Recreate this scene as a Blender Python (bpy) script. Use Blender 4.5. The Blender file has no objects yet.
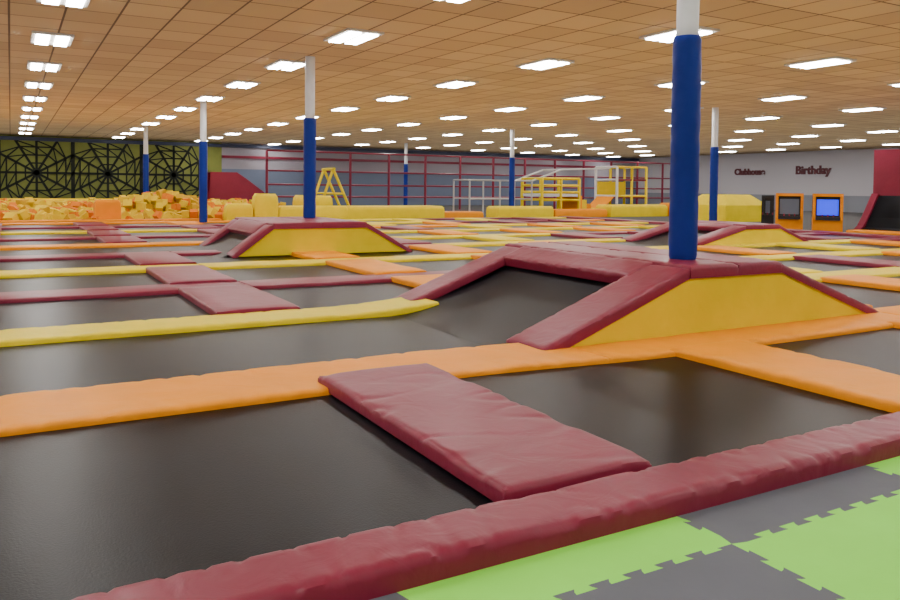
import bpy, math, random
from mathutils import Vector, Matrix, noise
random.seed(7)
COL=bpy.context.collection
# ---------------- materials ----------------
def newmat(name):
    m=bpy.data.materials.new(name); m.use_nodes=True
    nt=m.node_tree; b=nt.nodes['Principled BSDF']; return m,nt,b
def noisecol(nt,b,col,var=.12,scale=2.0,dark=None):
    tc=nt.nodes.new('ShaderNodeTexCoord'); n=nt.nodes.new('ShaderNodeTexNoise'); n.inputs['Scale'].default_value=scale; n.inputs['Detail'].default_value=5
    nt.links.new(tc.outputs['Object'],n.inputs['Vector'])
    r=nt.nodes.new('ShaderNodeValToRGB'); r.color_ramp.elements[0].position=.3; r.color_ramp.elements[1].position=.7
    c0=[c*(1-var) for c in col]; c1=[min(1,c*(1+var)) for c in col]
    r.color_ramp.elements[0].color=(*c0,1); r.color_ramp.elements[1].color=(*c1,1)
    nt.links.new(n.outputs['Fac'],r.inputs['Fac']); nt.links.new(r.outputs['Color'],b.inputs['Base Color'])
    return tc
def vinyl(name,col,rough=.48,bump=.12,var=.05,spec=.14):
    m,nt,b=newmat(name); tc=noisecol(nt,b,col,var)
    b.inputs['Roughness'].default_value=rough; b.inputs['Specular IOR Level'].default_value=spec
    n1=nt.nodes.new('ShaderNodeTexNoise'); n1.inputs['Scale'].default_value=5; n1.inputs['Detail'].default_value=4; n1.inputs['Distortion'].default_value=.8
    nt.links.new(tc.outputs['Object'],n1.inputs['Vector'])
    bp=nt.nodes.new('ShaderNodeBump'); bp.inputs['Strength'].default_value=bump; bp.inputs['Distance'].default_value=.05
    nt.links.new(n1.outputs['Fac'],bp.inputs['Height']); nt.links.new(bp.outputs['Normal'],b.inputs['Normal'])
    return m
def plain(name,col,rough=.5,metal=0,var=.06,scale=3):
    m,nt,b=newmat(name); noisecol(nt,b,col,var,scale); b.inputs['Roughness'].default_value=rough; b.inputs['Metallic'].default_value=metal; return m
RED=vinyl('vinyl_maroon',(.205,.014,.040),.40,spec=.28); YEL=vinyl('vinyl_yellow',(.80,.62,.0)); ORG=vinyl('vinyl_orange',(.86,.295,.0)); BLUE=vinyl('vinyl_blue',(.010,.028,.25),.45)
BED,nt,b=newmat('trampoline_mesh')
tc=noisecol(nt,b,(.0045,.005,.0075),.4,1.2); b.inputs['Roughness'].default_value=.36; b.inputs['Specular IOR Level'].default_value=.11
w=nt.nodes.new('ShaderNodeTexNoise'); w.inputs['Scale'].default_value=90; nt.links.new(tc.outputs['Object'],w.inputs['Vector'])
bp=nt.nodes.new('ShaderNodeBump'); bp.inputs['Strength'].default_value=.1; bp.inputs['Distance'].default_value=.01
nt.links.new(w.outputs['Fac'],bp.inputs['Height']); nt.links.new(bp.outputs['Normal'],b.inputs['Normal'])
GREEN=vinyl('eva_green',(.27,.80,.08),.6,.05,.04); GRAY=vinyl('eva_gray',(.12,.125,.15),.6,.05,.06)
WHITE=plain('painted_white',(.6,.62,.66),.4); STEEL=plain('galvanised_steel',(.5,.5,.52),.35,.7)
FLOOR=plain('floor_carpet',(.04,.037,.04),.85); BLACK=plain('black_plastic',(.01,.01,.012),.5)
OLIVE=plain('olive_wall_paint',(.19,.21,.04),.8,0,.25,.5); NET=plain('net_black',(.010,.014,.006),.8)
def bandmat(name,low,high,zs):
    m,nt,b=newmat(name); b.inputs['Roughness'].default_value=.8
    tc=nt.nodes.new('ShaderNodeTexCoord'); s=nt.nodes.new('ShaderNodeSeparateXYZ'); nt.links.new(tc.outputs['Object'],s.inputs[0])
    g=nt.nodes.new('ShaderNodeMath'); g.operation='GREATER_THAN'; g.inputs[1].default_value=zs; nt.links.new(s.outputs['Z'],g.inputs[0])
    mx=nt.nodes.new('ShaderNodeMix'); mx.data_type='RGBA'; mx.inputs[6].default_value=(*low,1); mx.inputs[7].default_value=(*high,1)
    nt.links.new(g.outputs[0],mx.inputs[0]); nt.links.new(mx.outputs[2],b.inputs['Base Color']); return m
WALLB=bandmat('wall_paint_back',(.14,.17,.25),(.30,.27,.31),2.9)
WALLR=bandmat('wall_paint_right',(.22,.23,.27),(.45,.43,.47),1.3)
CEIL,nt,b=newmat('ceiling_tiles'); b.inputs['Roughness'].default_value=.9
tc=nt.nodes.new('ShaderNodeTexCoord'); br=nt.nodes.new('ShaderNodeTexBrick')
br.offset=0; br.inputs['Scale'].default_value=1; br.inputs['Brick Width'].default_value=.95; br.inputs['Row Height'].default_value=1.1875; br.inputs['Mortar Size'].default_value=.022
br.inputs['Color1'].default_value=(.54,.385,.205,1); br.inputs['Color2'].default_value=(.43,.30,.16,1); br.inputs['Mortar'].default_value=(.12,.07,.035,1)
nt.links.new(tc.outputs['Object'],br.inputs['Vector']); nt.links.new(br.outputs['Color'],b.inputs['Base Color'])
def emis(name,col,st):
    m,nt,b=newmat(name); b.inputs['Emission Color'].default_value=(*col,1); b.inputs['Emission Strength'].default_value=st; b.inputs['Base Color'].default_value=(*col,1); return m
LAMP=emis('lamp_diffuser',(1,.98,.94),42); SCREEN=emis('screen_blue',(.01,.03,.9),1.5); SCREEN2=emis('screen_dark',(.1,.12,.16),.2)
# ---------------- mesh builder ----------------
class MB:
    def __init__(s): s.v=[];s.f=[];s.m=[];s.mats=[]
    def mi(s,mat):
        if mat not in s.mats: s.mats.append(mat)
        return s.mats.index(mat)
    def face(s,pts,mat):
        n=len(s.v); s.v+= [tuple(p) for p in pts]; s.f.append(tuple(range(n,n+len(pts)))); s.m.append(s.mi(mat))
    def grid(s,rows,mat):
        n=len(s.v); k=len(rows[0]); mi=s.mi(mat)
        for r in rows: s.v+=[tuple(p) for p in r]
        for i in range(len(rows)-1):
            for j in range(k-1):
                a=n+i*k+j; s.f.append((a,a+1,a+k+1,a+k)); s.m.append(mi)
    def box(s,x0,x1,y0,y1,z0,z1,mat,M=None):
        P=[Vector(p) for p in [(x0,y0,z0),(x1,y0,z0),(x1,y1,z0),(x0,y1,z0),(x0,y0,z1),(x1,y0,z1),(x1,y1,z1),(x0,y1,z1)]]
        if M: P=[M@p for p in P]
        n=len(s.v); s.v+=[tuple(p) for p in P]; mi=s.mi(mat)
        for q in [(3,2,1,0),(4,5,6,7),(0,1,5,4),(1,2,6,5),(2,3,7,6),(3,0,4,7)]:
            s.f.append(tuple(n+i for i in q)); s.m.append(mi)
    def tube(s,a,b,r,mat,seg=8,r2=None):
        a=Vector(a);b=Vector(b);d=(b-a).normalized(); q=d.to_track_quat('Z','Y'); r2=r if r2 is None else r2
        rows=[]
        for p,rr in ((a,0.0001),(a,r),(b,r2),(b,0.0001)):
            rows.append([p+q@Vector((rr*math.cos(t*2*math.pi/seg),rr*math.sin(t*2*math.pi/seg),0)) for t in range(seg+1)])
        s.grid(rows,mat)
    def pad(s,x0,x1,y0,y1,z0,z1,mat,step=.8,wr=.0,r=.035,fn=None,fold=0):
        def samp(a,b):
            n=max(1,int((b-a-2*r)/step)); L=[a,a,a+.25*r,a+r]+[a+r+(b-a-2*r)*i/n for i in range(1,n)]+[b-r,b-.25*r,b,b]; return L
        xs=samp(x0,x1); ys=samp(y0,y1); rows=[]
        def prof(i,n,c,a,b):
            if i==0 or i==n-1: return -1
            d=min(c-a,b-c); t=min(d/r,1); return math.sqrt(max(0,1-(1-t)**2))
        lx=(x1-x0)>(y1-y0)
        for i,x in enumerate(xs):
            row=[]
            px=prof(i,len(xs),x,x0,x1)
            for j,y in enumerate(ys):
                py=prof(j,len(ys),y,y0,y1)
                if px<0 or py<0: z=z0
                else:
                    e=min(px,py); z=z0+(z1-z0)*(.7+.3*e)
                    if wr:
                        z+=wr*noise.noise(Vector((x*2,y*2,z0)))
                        if fold:
                            u,v=(x,(y-y0)/(y1-y0)) if lx else (y,(x-x0)/(x1-x0))
                            ed=abs(v-.5)*2
                            k=noise.noise(Vector((u*fold,v*1.2,1.7+z0*9)))
                            z-=wr*2.6*max(0,.16-abs(k))/.16*(.15+.85*ed*ed)
                p=Vector((x,y,z))
                row.append(fn(p) if fn else p)
            rows.append(row)
        s.grid(rows,mat)
    def build(s,name,smooth=False,parent=None):
        me=bpy.data.meshes.new(name); me.from_pydata(s.v,[],s.f)
        for m in s.mats: me.materials.append(m)
        me.polygons.foreach_set('material_index',s.m)
        if smooth: me.polygons.foreach_set('use_smooth',[True]*len(s.f))
        me.update()
        import bmesh
        bm=bmesh.new(); bm.from_mesh(me); bmesh.ops.remove_doubles(bm,verts=bm.verts,dist=1e-5); bmesh.ops.recalc_face_normals(bm,faces=bm.faces); bm.to_mesh(me); bm.free()
        if smooth:
            try: me.set_sharp_from_angle(angle=math.radians(45))
            except Exception: pass
        o=bpy.data.objects.new(name,me); COL.objects.link(o)
        if parent: o.parent=parent
        return o
HC=4.93
# ---------------- room ----------------
m=MB(); m.box(-14,58,-8,62.3,-.2,0,FLOOR); m.build('floor')
m=MB(); m.box(-14,58,-8,62.3,HC,HC+.2,CEIL); m.build('ceiling')
m=MB(); m.box(14.4,57.5,62,62.3,0,HC,WALLB); m.box(-14,14.4,62,62.3,0,HC,OLIVE); m.build('wall_back')
m=MB(); m.box(57.5,57.8,-8,62,0,HC,WALLR); m.build('wall_right')
m=MB(); m.box(-14.3,-14,-8,62.3,0,HC,WALLR); m.build('wall_left')
m=MB(); m.box(-14.3,57.8,-8.3,-8,0,HC,WALLR); m.build('wall_front')
m=MB(); m.box(-14,57.5,61.7,62,HC-.35,HC-.1,plain('trim_navy',(.02,.03,.08))); m.build('trim_1')
m=MB(); Y=61.93
def strip(a,b,w=.11):
    a=Vector(a);b=Vector(b);d=(b-a).normalized()
    m.box(0,(b-a).length,-.02,.02,-w/2,w/2,NET,Matrix.Translation(a)@Matrix(((d.x,0,-d.z,0),(0,1,0,0),(d.z,0,d.x,0),(0,0,0,1))))
for k in range(-3,4):
    cx=1.6+4.6*k; cz=2.35
    if cx>14: break
    W=2.3;H=2.25
    def edge(a):
        c,s_=math.cos(a),math.sin(a); t=min(W/abs(c) if abs(c)>1e-6 else 99,H/abs(s_) if abs(s_)>1e-6 else 99); return t
    A=[i*math.pi/6 for i in range(12)]
    P=lambda f,i:(cx+f*edge(A[i%12])*math.cos(A[i%12]),Y,cz+f*edge(A[i%12])*math.sin(A[i%12]))
    for i in range(12):
        strip((cx,Y,cz),P(1,i),.16)
        for f in (.3,.55,.8): strip(P(f,i),P(f,i+1),.10)
        strip(P(.55,i),P(.8,i+1),.08); strip(P(.8,i),P(1,i+1),.09)
    strip((cx-W,Y,.1),(cx-W,Y,4.6),.25)
m.build('wall_net_panel')
m=MB(); FR=plain('lamp_frame',(.5,.5,.48),.5)
for i in range(-2,10):
    for k in range(-5,11):
        x=.85+5.75*i; y=15.4+.75*i+4.75*k
        if x>56 or x<-13 or y>61 or y<-7: continue
        hx,hy=.42,.74
        m.box(x-hx,x+hx,y-hy,y+hy,HC-.05,HC-.001,FR)
        m.box(x-hx+.09,x-.06,y-hy+.12,y+hy-.12,HC-.08,HC-.051,LAMP)
        m.box(x+.06,x+hx-.09,y-hy+.12,y+hy-.12,HC-.08,HC-.051,LAMP)
m.build('ceiling_lights')
# ---------------- trampoline court ----------------
NE=lambda j:5.5+3.1*(j-1)
PW=.9; PH=.085
XMIN,XMAX=-11.5,26.0
m=MB(); m.pad(-2,12,2.70,3.07,.0,.13,RED,.025,.007,.045,fold=5); m.build('edge_safety_pad',True)
m=MB(); m.pad(2.07,3.03,3.11,5.74,.05,.145,RED,.025,.006,.04,fold=3); m.build('divider_safety_pad',True)
m=MB(); m.pad(5.45,6.4,3.13,5.4,.03,.11,ORG,.05,.005,.04,fold=3); m.build('divider_safety_pad',True)
m=MB(); m.pad(8.9,9.9,3.13,5.4,.03,.11,ORG,.1,.004,.04,fold=3); m.build('divider_safety_pad',True)
m=MB(); m.pad(-1.3,-.28,3.13,5.6,.03,.12,RED,.1,.004,.04,fold=3); m.build('divider_safety_pad',True)
def sh(p):
    t=max(0,min(1,(p.x-3.2)/2.6)); t=t*t*(3-2*t); return Vector((p.x,p.y-.2*t,p.z))
m=MB(); m.pad(XMIN,4.7,5.5,6.42,.0,PH,ORG,.05,.005,.035,fold=3,fn=sh); m.pad(4.7,9.6,5.5,6.42,.0,PH,ORG,.05,.005,.035,fold=3,fn=sh); m.pad(9.6,XMAX,5.5,6.35,0,PH,ORG,.2,.004,.035,fold=3,fn=sh); m.build('long_safety_pad',True)
m=MB()
m.pad(XMIN,4.7,8.6,9.3,0,PH,YEL,.05,.004,.035,fold=3,fn=lambda p:Vector((p.x,p.y,p.z+.08*(max(0,p.x-3.2)/1.5)**2)))
m.build('long_safety_pad',True)
def tbed(mb,x0,x1,y0,y1,sag=.02,n=10):
    mb.grid([[(x0+(x1-x0)*i/n,y0+(y1-y0)*j/n,.034-sag*(1-(2*i/n-1)**2)*(1-(2*j/n-1)**2)) for j in range(n+1)] for i in range(n+1)],BED)
for (a,b_) in ((-.27,2.14),(2.98,5.49),(6.36,8.94),(9.83,12.3),(-4.7,-1.26)):
    m=MB(); tbed(m,a,b_,3.02,5.54); m.build('trampoline',True)
g=MB()
rows_col={3:RED,4:YEL,5:RED,6:ORG,7:RED,8:YEL,9:RED,10:ORG}
segs=[XMIN+.0]+[3.15+6.8*k for k in range(-1,4)]+[XMAX]
segs=sorted(set([s for s in segs if XMIN<=s<=XMAX]))
for j in range(3,11):
    y0=NE(j)
    for a,b_ in zip(segs[:-1],segs[1:]):
        c=rows_col[j]
        if a>9: c=random.choice([YEL,YEL,YEL,ORG,RED])
        g.pad(a,b_,y0,y0+PW-.12,0,PH,c,.3 if j<5 else 2,.004 if j<5 else 0,.035,fold=3)
g.pad(9.6,XMAX,8.6,9.4,0,PH,YEL,.5,.003,.035)
for j in range(1,10):
    y0=NE(j)+PW-.15; y1=NE(j+1)
    g.box(XMIN,XMAX,y0-.1,y1+.1,.004,.024,BED)
    for k in range(-4,8):
        x0=2.1+3.4*k; x1=x0+1.02
        if x0<XMIN or x1>XMAX: continue
        if j in (1,5) and x1<9.6: continue
        if j==4 and 15<x0<21.5: continue
        c=RED
        if x0>4: c=random.choice([ORG,ORG,YEL,RED])
        if j in(2,3) and 5<x0<6: c=ORG
        if x0<0: c=RED
        g.pad(x0,x1,y0-.06,y1+.06,.03,PH+.035,c,.2 if j<4 else 2,.004 if j<4 else 0,.035,fold=3)
g.pad(XMAX,XMAX+.8,2.7,NE(10)+.8,0,.12,RED,2,0,.05)
g.build('trampoline_grid',True)
# ---------------- ramps ----------------
def ramp(name,xa,xb,xc,xd,y0,y1,H,pw=.55,step=.05,pwn=None):
    m=MB(); pwn=pwn or pw
    for yy in (y0,y1):
        m.face([(xa,yy,.05),(xd,yy,.05),(xc,yy,H-.03),(xb,yy,H-.03)],YEL)
    def zl(t): return .026+(H-.1)*(t**1.45)
    n=24
    for (s0,s1) in ((xa-.25,xb),(xd+.25,xc)):
        m.grid([[(s0+(s1-s0)*i/n,y,zl(i/n)) for y in (y0+.25,y1-.15)] for i in range(n+1)],BED)
    th=.09
    def slope(x_base,x_top,sgn):
        L=math.hypot(x_top-x_base,H); c=abs(x_top-x_base)/L; s_=(H-.03)/L
        f=lambda p:Vector((x_base+sgn*(p.x*c-p.z*s_),p.y,p.x*s_+p.z*c))
        m.pad(0,L,y0-.02,y0+pwn,-.02,th,RED,step,.005,.04,fn=f,fold=4)
        m.pad(0,L,y1-pw,y1+.02,-.02,th,RED,step,.005,.04,fn=f,fold=4)
        m.pad(L-.38,L+.05,y0+pwn-.1,y1-pw+.1,-.03,th+.01,RED,step,.005,.04,fn=f,fold=4)
    slope(xa,xb,1); slope(xd,xc,-1)
    xm=(xb+xc)/2
    m.pad(xb-.03,xm,y0-.03,y1+.03,H-.06,H+.08,RED,step,.005,.04,fold=3)
    m.pad(xm,xc+.03,y0-.03,y1+.03,H-.06,H+.08,RED,step,.005,.04,fold=3)
    return m.build(name,True)
ramp('trampoline_ramp',4.35,6.25,7.65,9.6,5.9,9.4,.73,pw=.5,pwn=.62)
ramp('trampoline_ramp',4.2,5.1,7.3,8.5,17.0,20.4,.70,step=.3)
ramp('trampoline_ramp',16.2,18.4,19.8,21.2,15.3,18.2,.55,step=.3)
# ---------------- columns ----------------
def column(x,y,z0=0.0,rp=.16):
    m=MB(); seg=28
    rows=[]
    zt=3.35; N=70
    for i in range(N+1):
        z=z0+(zt-z0)*i/N; r0=rp
        if i in (0,N): r0=rp*.93
        row=[]
        for t in list(range(seg))+[0]:
            a=t*2*math.pi/seg; rr=r0+.009*noise.noise(Vector((math.cos(a)*2,math.sin(a)*2,z*7)))
            row.append((x+rr*math.cos(a),y+rr*math.sin(a),z))
        rows.append(row)
    m.grid(rows,BLUE)
    m.grid([[(x+r*math.cos(t*2*math.pi/seg),y+r*math.sin(t*2*math.pi/seg),zt) for t in range(seg+1)] for r in (.001,rp*.93)],BLUE)
    m.tube((x,y,zt-.02),(x,y,HC),.125,WHITE,20)
    m.tube((x,y,zt-.1),(x,y,zt+.03),.135,WHITE,20)
    m.build('padded_column',True)
column(6.75,6.5,.81); column(6.75,19.4,.78); column(6.75,32.2,0.1); column(6.8,47.8)
column(24.7,22.2,.03); column(24.8,36.9,0); column(26.0,53)
# ---------------- puzzle mats ----------------
def teeth(a,b):
    (ax,ay),(bx,by)=a,b; L=math.hypot(bx-ax,by-ay); n=int(round(L/.088)); dx,dy=(bx-ax)/L,(by-ay)/L; nx,ny=-dy,dx
    pts=[a]; p=L/n; h=.019
    for i in range(1,n-1):
        s0=i*p; sg=h if i%2==0 else -h
        for (s,o) in ((s0-.10*p,sg),(s0+1.10*p,sg)):
            pts.append((ax+dx*s+nx*o,ay+dy*s+ny*o))
        pts.append((ax+dx*(s0+.95*p),ay+dy*(s0+.95*p)))
    return pts
T=1.5; X0=2.8; Y0=2.37
for i in range(-3,5):
    for j in range(-4,1):
        x0=X0+T*i; y0=Y0+T*j; c=[(x0,y0),(x0+T,y0),(x0+T,y0+T),(x0,y0+T)]
        bot=teeth(c[0],c[1]); right=teeth(c[1],c[2]); top=teeth(c[3],c[2]); left=teeth(c[0],c[3])
        if j==0:
            left=[p for p in left if p[1]<2.68]; right=[p for p in right if p[1]<2.68]
            poly=bot+right+[(x0+T,2.70)]+[(x0,2.70)]+list(reversed(left))[:-1]
        else:
            poly=bot+right+[c[2]]+list(reversed(top))+list(reversed(left))[:-1]
        P=[poly[0]]
        for q in poly[1:]:
            if math.hypot(q[0]-P[-1][0],q[1]-P[-1][1])>1e-4: P.append(q)
        mat=GRAY if (i+j)%2==0 else GREEN
        m=MB(); m.face([(p[0],p[1],.02) for p in P],mat)
        for a,b_ in zip(P,P[1:]+P[:1]): m.face([(a[0],a[1],.0),(b_[0],b_[1],0),(b_[0],b_[1],.02),(a[0],a[1],.02)],mat)
        m.build('foam_puzzle_mat')
# ---------------- foam pit ----------------
pit=MB(); OR2=plain('foam_orange',(.72,.20,.0),.9); YE2=plain('foam_yellow',(.74,.54,.0),.9); YG=plain('foam_amber',(.55,.33,.0),.9)
x=-9
def hh(x,y): return .10+.03*(y-35)+.75*math.exp(-((x-6.2)/2.0)**2-((y-39)/3.0)**2)+.35*noise.noise(Vector((x*.6,y*.6,0)))
while x<12.3:
    y=35.2
    while y<46.5:
        s=random.uniform(.14,.19); M=Matrix.Translation((x+random.uniform(-.17,.17),y+random.uniform(-.14,.14),hh(x,y)+random.uniform(-.15,.2)))@Matrix.Rotation(random.uniform(0,3),4,'Z')@Matrix.Rotation(random.uniform(-.8,.8),4,'X')
        pit.box(-s,s,-s,s,-s,s,random.choice([YE2,YE2,YE2,OR2,YE2,OR2,YG]),M)
        y+=.40
    x+=.38
pit.pad(-11,8,34.45,34.9,0,.16,ORG,1,0,.05); pit.pad(-11,8,47.0,47.4,0,.8,YEL,1,0,.08); pit.box(-11,12,35,46.8,.0,.1,YG)
pit.pad(3.0,4.0,34.95,35.6,0,.95,ORG,.4,0,.08)
pit.build('foam_cube_pit')
for (a,b_,c,d,h,mt) in ((8.2,9.35,34.4,34.95,.8,YEL),(9.45,10.5,34.4,34.95,1.25,YEL),(12.5,13.9,36.5,38.5,1.15,YEL),(10.6,13.9,34.5,34.98,.7,YEL),(14.0,19.4,35,36.5,.66,YEL),(19.6,22.0,35.4,36.4,.35,ORG),(22.8,26.5,35.2,36.4,.62,YEL),(26.6,30.4,35.2,36.2,.45,ORG),(30.5,35,35.0,36.4,.7,YEL),(35.2,38,34,36,.8,ORG)):
    m=MB(); m.pad(a,b_,c,d,0,h,mt,.5,.01,.1); m.build('foam_block',True)
def prism(name,prof,y0,y1,mat,side):
    m=MB(); m.grid([[(p[0],y,p[1]) for y in (y0,y1)] for p in prof],mat)
    base=[(prof[-1][0],0),(prof[0][0],0)]
    for y in (y0,y1): m.face([(p[0],y,p[1]) for p in prof+base],side)
    m.face([(prof[-1][0],y0,prof[-1][1]),(prof[-1][0],y1,prof[-1][1]),(prof[-1][0],y1,0),(prof[-1][0],y0,0)],side)
    return m
prism('x',[(10.4,2.4),(12.0,2.4),(12.6,2.0),(13.8,1.1)],47.7,49.4,RED,RED).build('wall_trampoline')
m=MB()
for yy in (42,43.5):
    m.tube((15.1,yy,0),(16.0,yy,2.6),.08,YEL); m.tube((17.2,yy,0),(16.0,yy,2.6),.08,YEL); m.tube((15.5,yy,1.2),(16.65,yy,1.2),.06,YEL)
m.tube((16,41.8,2.6),(16,43.7,2.6),.08,YEL); m.build('climbing_a_frame',True)
m=MB()
for i in range(14):
    x=14.5+2.9*i; m.tube((x,50,0),(x,50,3.9),.09,RED)
for z in (.9,1.7,2.6,3.9): m.tube((14.5,50,z),(52.2,50,z),.06,RED)
m.build('net_enclosure',True)
m=MB(); m.box(14.4,57.4,61.85,61.98,3.75,3.95,RED); m.build('trim_2')
m=MB()
X0_,X1_=26.7,29.4
for x in (X0_,(X0_+X1_)/2,X1_):
    for y in (36.6,38.6): m.tube((x,y,0),(x,y,2.2),.09,YEL)
for z in (.95,1.4,1.8,2.2):
    for y in (36.6,38.6): m.tube((X0_,y,z),(X1_,y,z),.07,YEL)
    for x in (X0_,X1_): m.tube((x,36.6,z),(x,38.6,z),.06,YEL)
m.box(X0_,X1_,36.6,38.6,1.15,1.3,WHITE)
for s in range(5): m.box(X1_+.05+.35*s,X1_+.4+.35*s,36.8,38.4,0,1.2-.24*s,YEL if s%2 else ORG)
m.build('climbing_tower',True)
m=MB()
for x in (22.2,24.2,26.4):
    for y in (37.2,39): m.tube((x,y,0),(x,y,2.05),.05,STEEL)
for y in (37.2,39):
    for z in (1.0,2.05): m.tube((22.2,y,z),(26.4,y,z),.04,STEEL)
    m.tube((26.4,y,2.05),(28.5,y,2.75),.05,WHITE); m.tube((28.5,y,2.75),(32.3,y,2.9),.05,WHITE)
for x in (22.2,24.2,26.4): m.tube((x,37.2,2.05),(x,39,2.05),.04,STEEL)
m.tube((28.5,37.2,2.75),(28.5,39,2.75),.05,WHITE)
m.build('monkey_bars',True)
m=MB()
for x in (32.5,33.7,34.9):
    for y in (36.8,38.8): m.tube((x,y,0),(x,y,3.0),.08,WHITE if x<33 else YEL)
for z in (1.2,2.2,3.0):
    for y in (36.8,38.8): m.tube((32.5,y,z),(34.9,y,z),.06,RED if z==2.2 else YEL)
    for x in (32.5,34.9): m.tube((x,36.8,z),(x,38.8,z),.06,WHITE)
m.box(32.5,34.9,36.8,38.8,1.1,1.2,RED); m.box(32.6,34.8,38.7,38.8,1.2,2.1,YEL)
m.grid([[(32.5-1.2*t,y,1.2-1.0*t**.9) for y in (37,38.6)] for t in [i/8 for i in range(9)]],ORG)
m.build('slide_tower',True)
m=MB(); m.box(31.6,34.8,27.6,30.4,0,.85,YEL)
m.grid([[(31.6,27.6,.85),(34.8,27.6,.85),(34.8,30.4,.85),(31.6,30.4,.85),(31.6,27.6,.85)],[(32.3,28.2,1.4),(34.1,28.2,1.4),(34.1,29.8,1.4),(32.3,29.8,1.4),(32.3,28.2,1.4)]],YEL)
m.face([(32.3,28.2,1.4),(34.1,28.2,1.4),(34.1,29.8,1.4),(32.3,29.8,1.4)],YEL); m.build('padded_play_block')
def arcade(x,y,scr,w=1.05,h=1.4,body=ORG):
    M=Matrix.Translation((x,y,0))@Matrix.Rotation(math.radians(-52),4,'Z')
    m=MB(); w2=w/2
    m.box(-w2,w2,-.3,.4,0,.55,body,M); m.box(-w2,w2,-.1,.4,.55,h,BLACK,M)
    m.box(-w2,-w2+.1,-.3,.4,.55,h,body,M); m.box(w2-.1,w2,-.3,.4,.55,h,body,M); m.box(-w2,w2,-.34,.4,h,h+.12,body,M)
    m.box(-w2+.16,w2-.16,-.13,-.1,.65,h-.12,scr,M); m.box(-w2+.1,w2-.1,-.42,-.3,.45,.58,BLACK,M)
    for i in (-.2,.0,.2): m.tube(M@Vector((i,-.38,.58)),M@Vector((i,-.38,.68)),.025,RED)
    return m.build('arcade_machine')
arcade(28.3,21.4,SCREEN2); arcade(28.8,20.0,SCREEN,1.1); arcade(28.6,22.7,SCREEN2,.5,1.3,BLACK)
# slanted wall trampoline at right
prof=[(29.0,.02),(29.25,.05),(29.5,.22),(29.8,.6),(30.1,1.05),(30.4,1.5)]
m=prism('q',prof,10,19.1,BED,RED)
m.box(30.38,30.9,10,19.1,1.45,3.3,RED)
for (ya,yb) in ((18.85,19.12),(14.2,14.6)):
    m.grid([[(p[0]-.07,y,p[1]+.05) for y in (ya,yb)] for p in prof],RED)
    for y in (ya,yb): m.face([(p[0]-.07,y,p[1]+.05) for p in prof]+[(p[0],y,p[1]) for p in reversed(prof)],RED)
m.pad(28.1,29.0,10,18.7,0,.14,ORG,1,0,.05)
m.build('wall_trampoline')
SG=plain('sign_maroon',(.10,.01,.02))
for txt,y,sz in (('Clubhouse',47.6,.75),('Birthday',41.3,.95)):
    cu=bpy.data.curves.new('wall_sign','FONT'); cu.body=txt; cu.size=sz; cu.extrude=.05; cu.align_x='CENTER'; cu.materials.append(SG); cu.offset=.03
    o=bpy.data.objects.new('wall_sign',cu); o.location=(57.42,y,3.05); o.rotation_euler=(math.pi/2,0,-math.pi/2); COL.objects.link(o)
# ---------------- lights ----------------
l=bpy.data.lights.new('added_ceiling_fill','AREA'); l.shape='RECTANGLE'; l.size=66; l.size_y=66; l.energy=5000; l.color=(1,.94,.82)  # added upward fill light, no real fixture; makes up for weak floor bounce
o=bpy.data.objects.new('added_ceiling_fill',l); o.location=(21.5,27,3.4); o.rotation_euler=(math.pi,0,0); COL.objects.link(o)
wd=bpy.data.worlds.new('world'); bpy.context.scene.world=wd; wd.use_nodes=True; wd.node_tree.nodes['Background'].inputs[0].default_value=(.5,.5,.5,1)
# ---------------- camera ----------------
cam=bpy.data.cameras.new('camera'); o=bpy.data.objects.new('camera',cam); COL.objects.link(o)
cam.sensor_width=36; cam.lens=31.2; cam.shift_y=-85/900; cam.clip_end=200
R=Matrix.Rotation(math.radians(-29.4),4,'Z')@Matrix.Rotation(math.radians(88.0),4,'X')@Matrix.Rotation(math.radians(0.6),4,'Z')
o.matrix_world=Matrix.Translation((0,0,1.6))@R
bpy.context.scene.camera=o
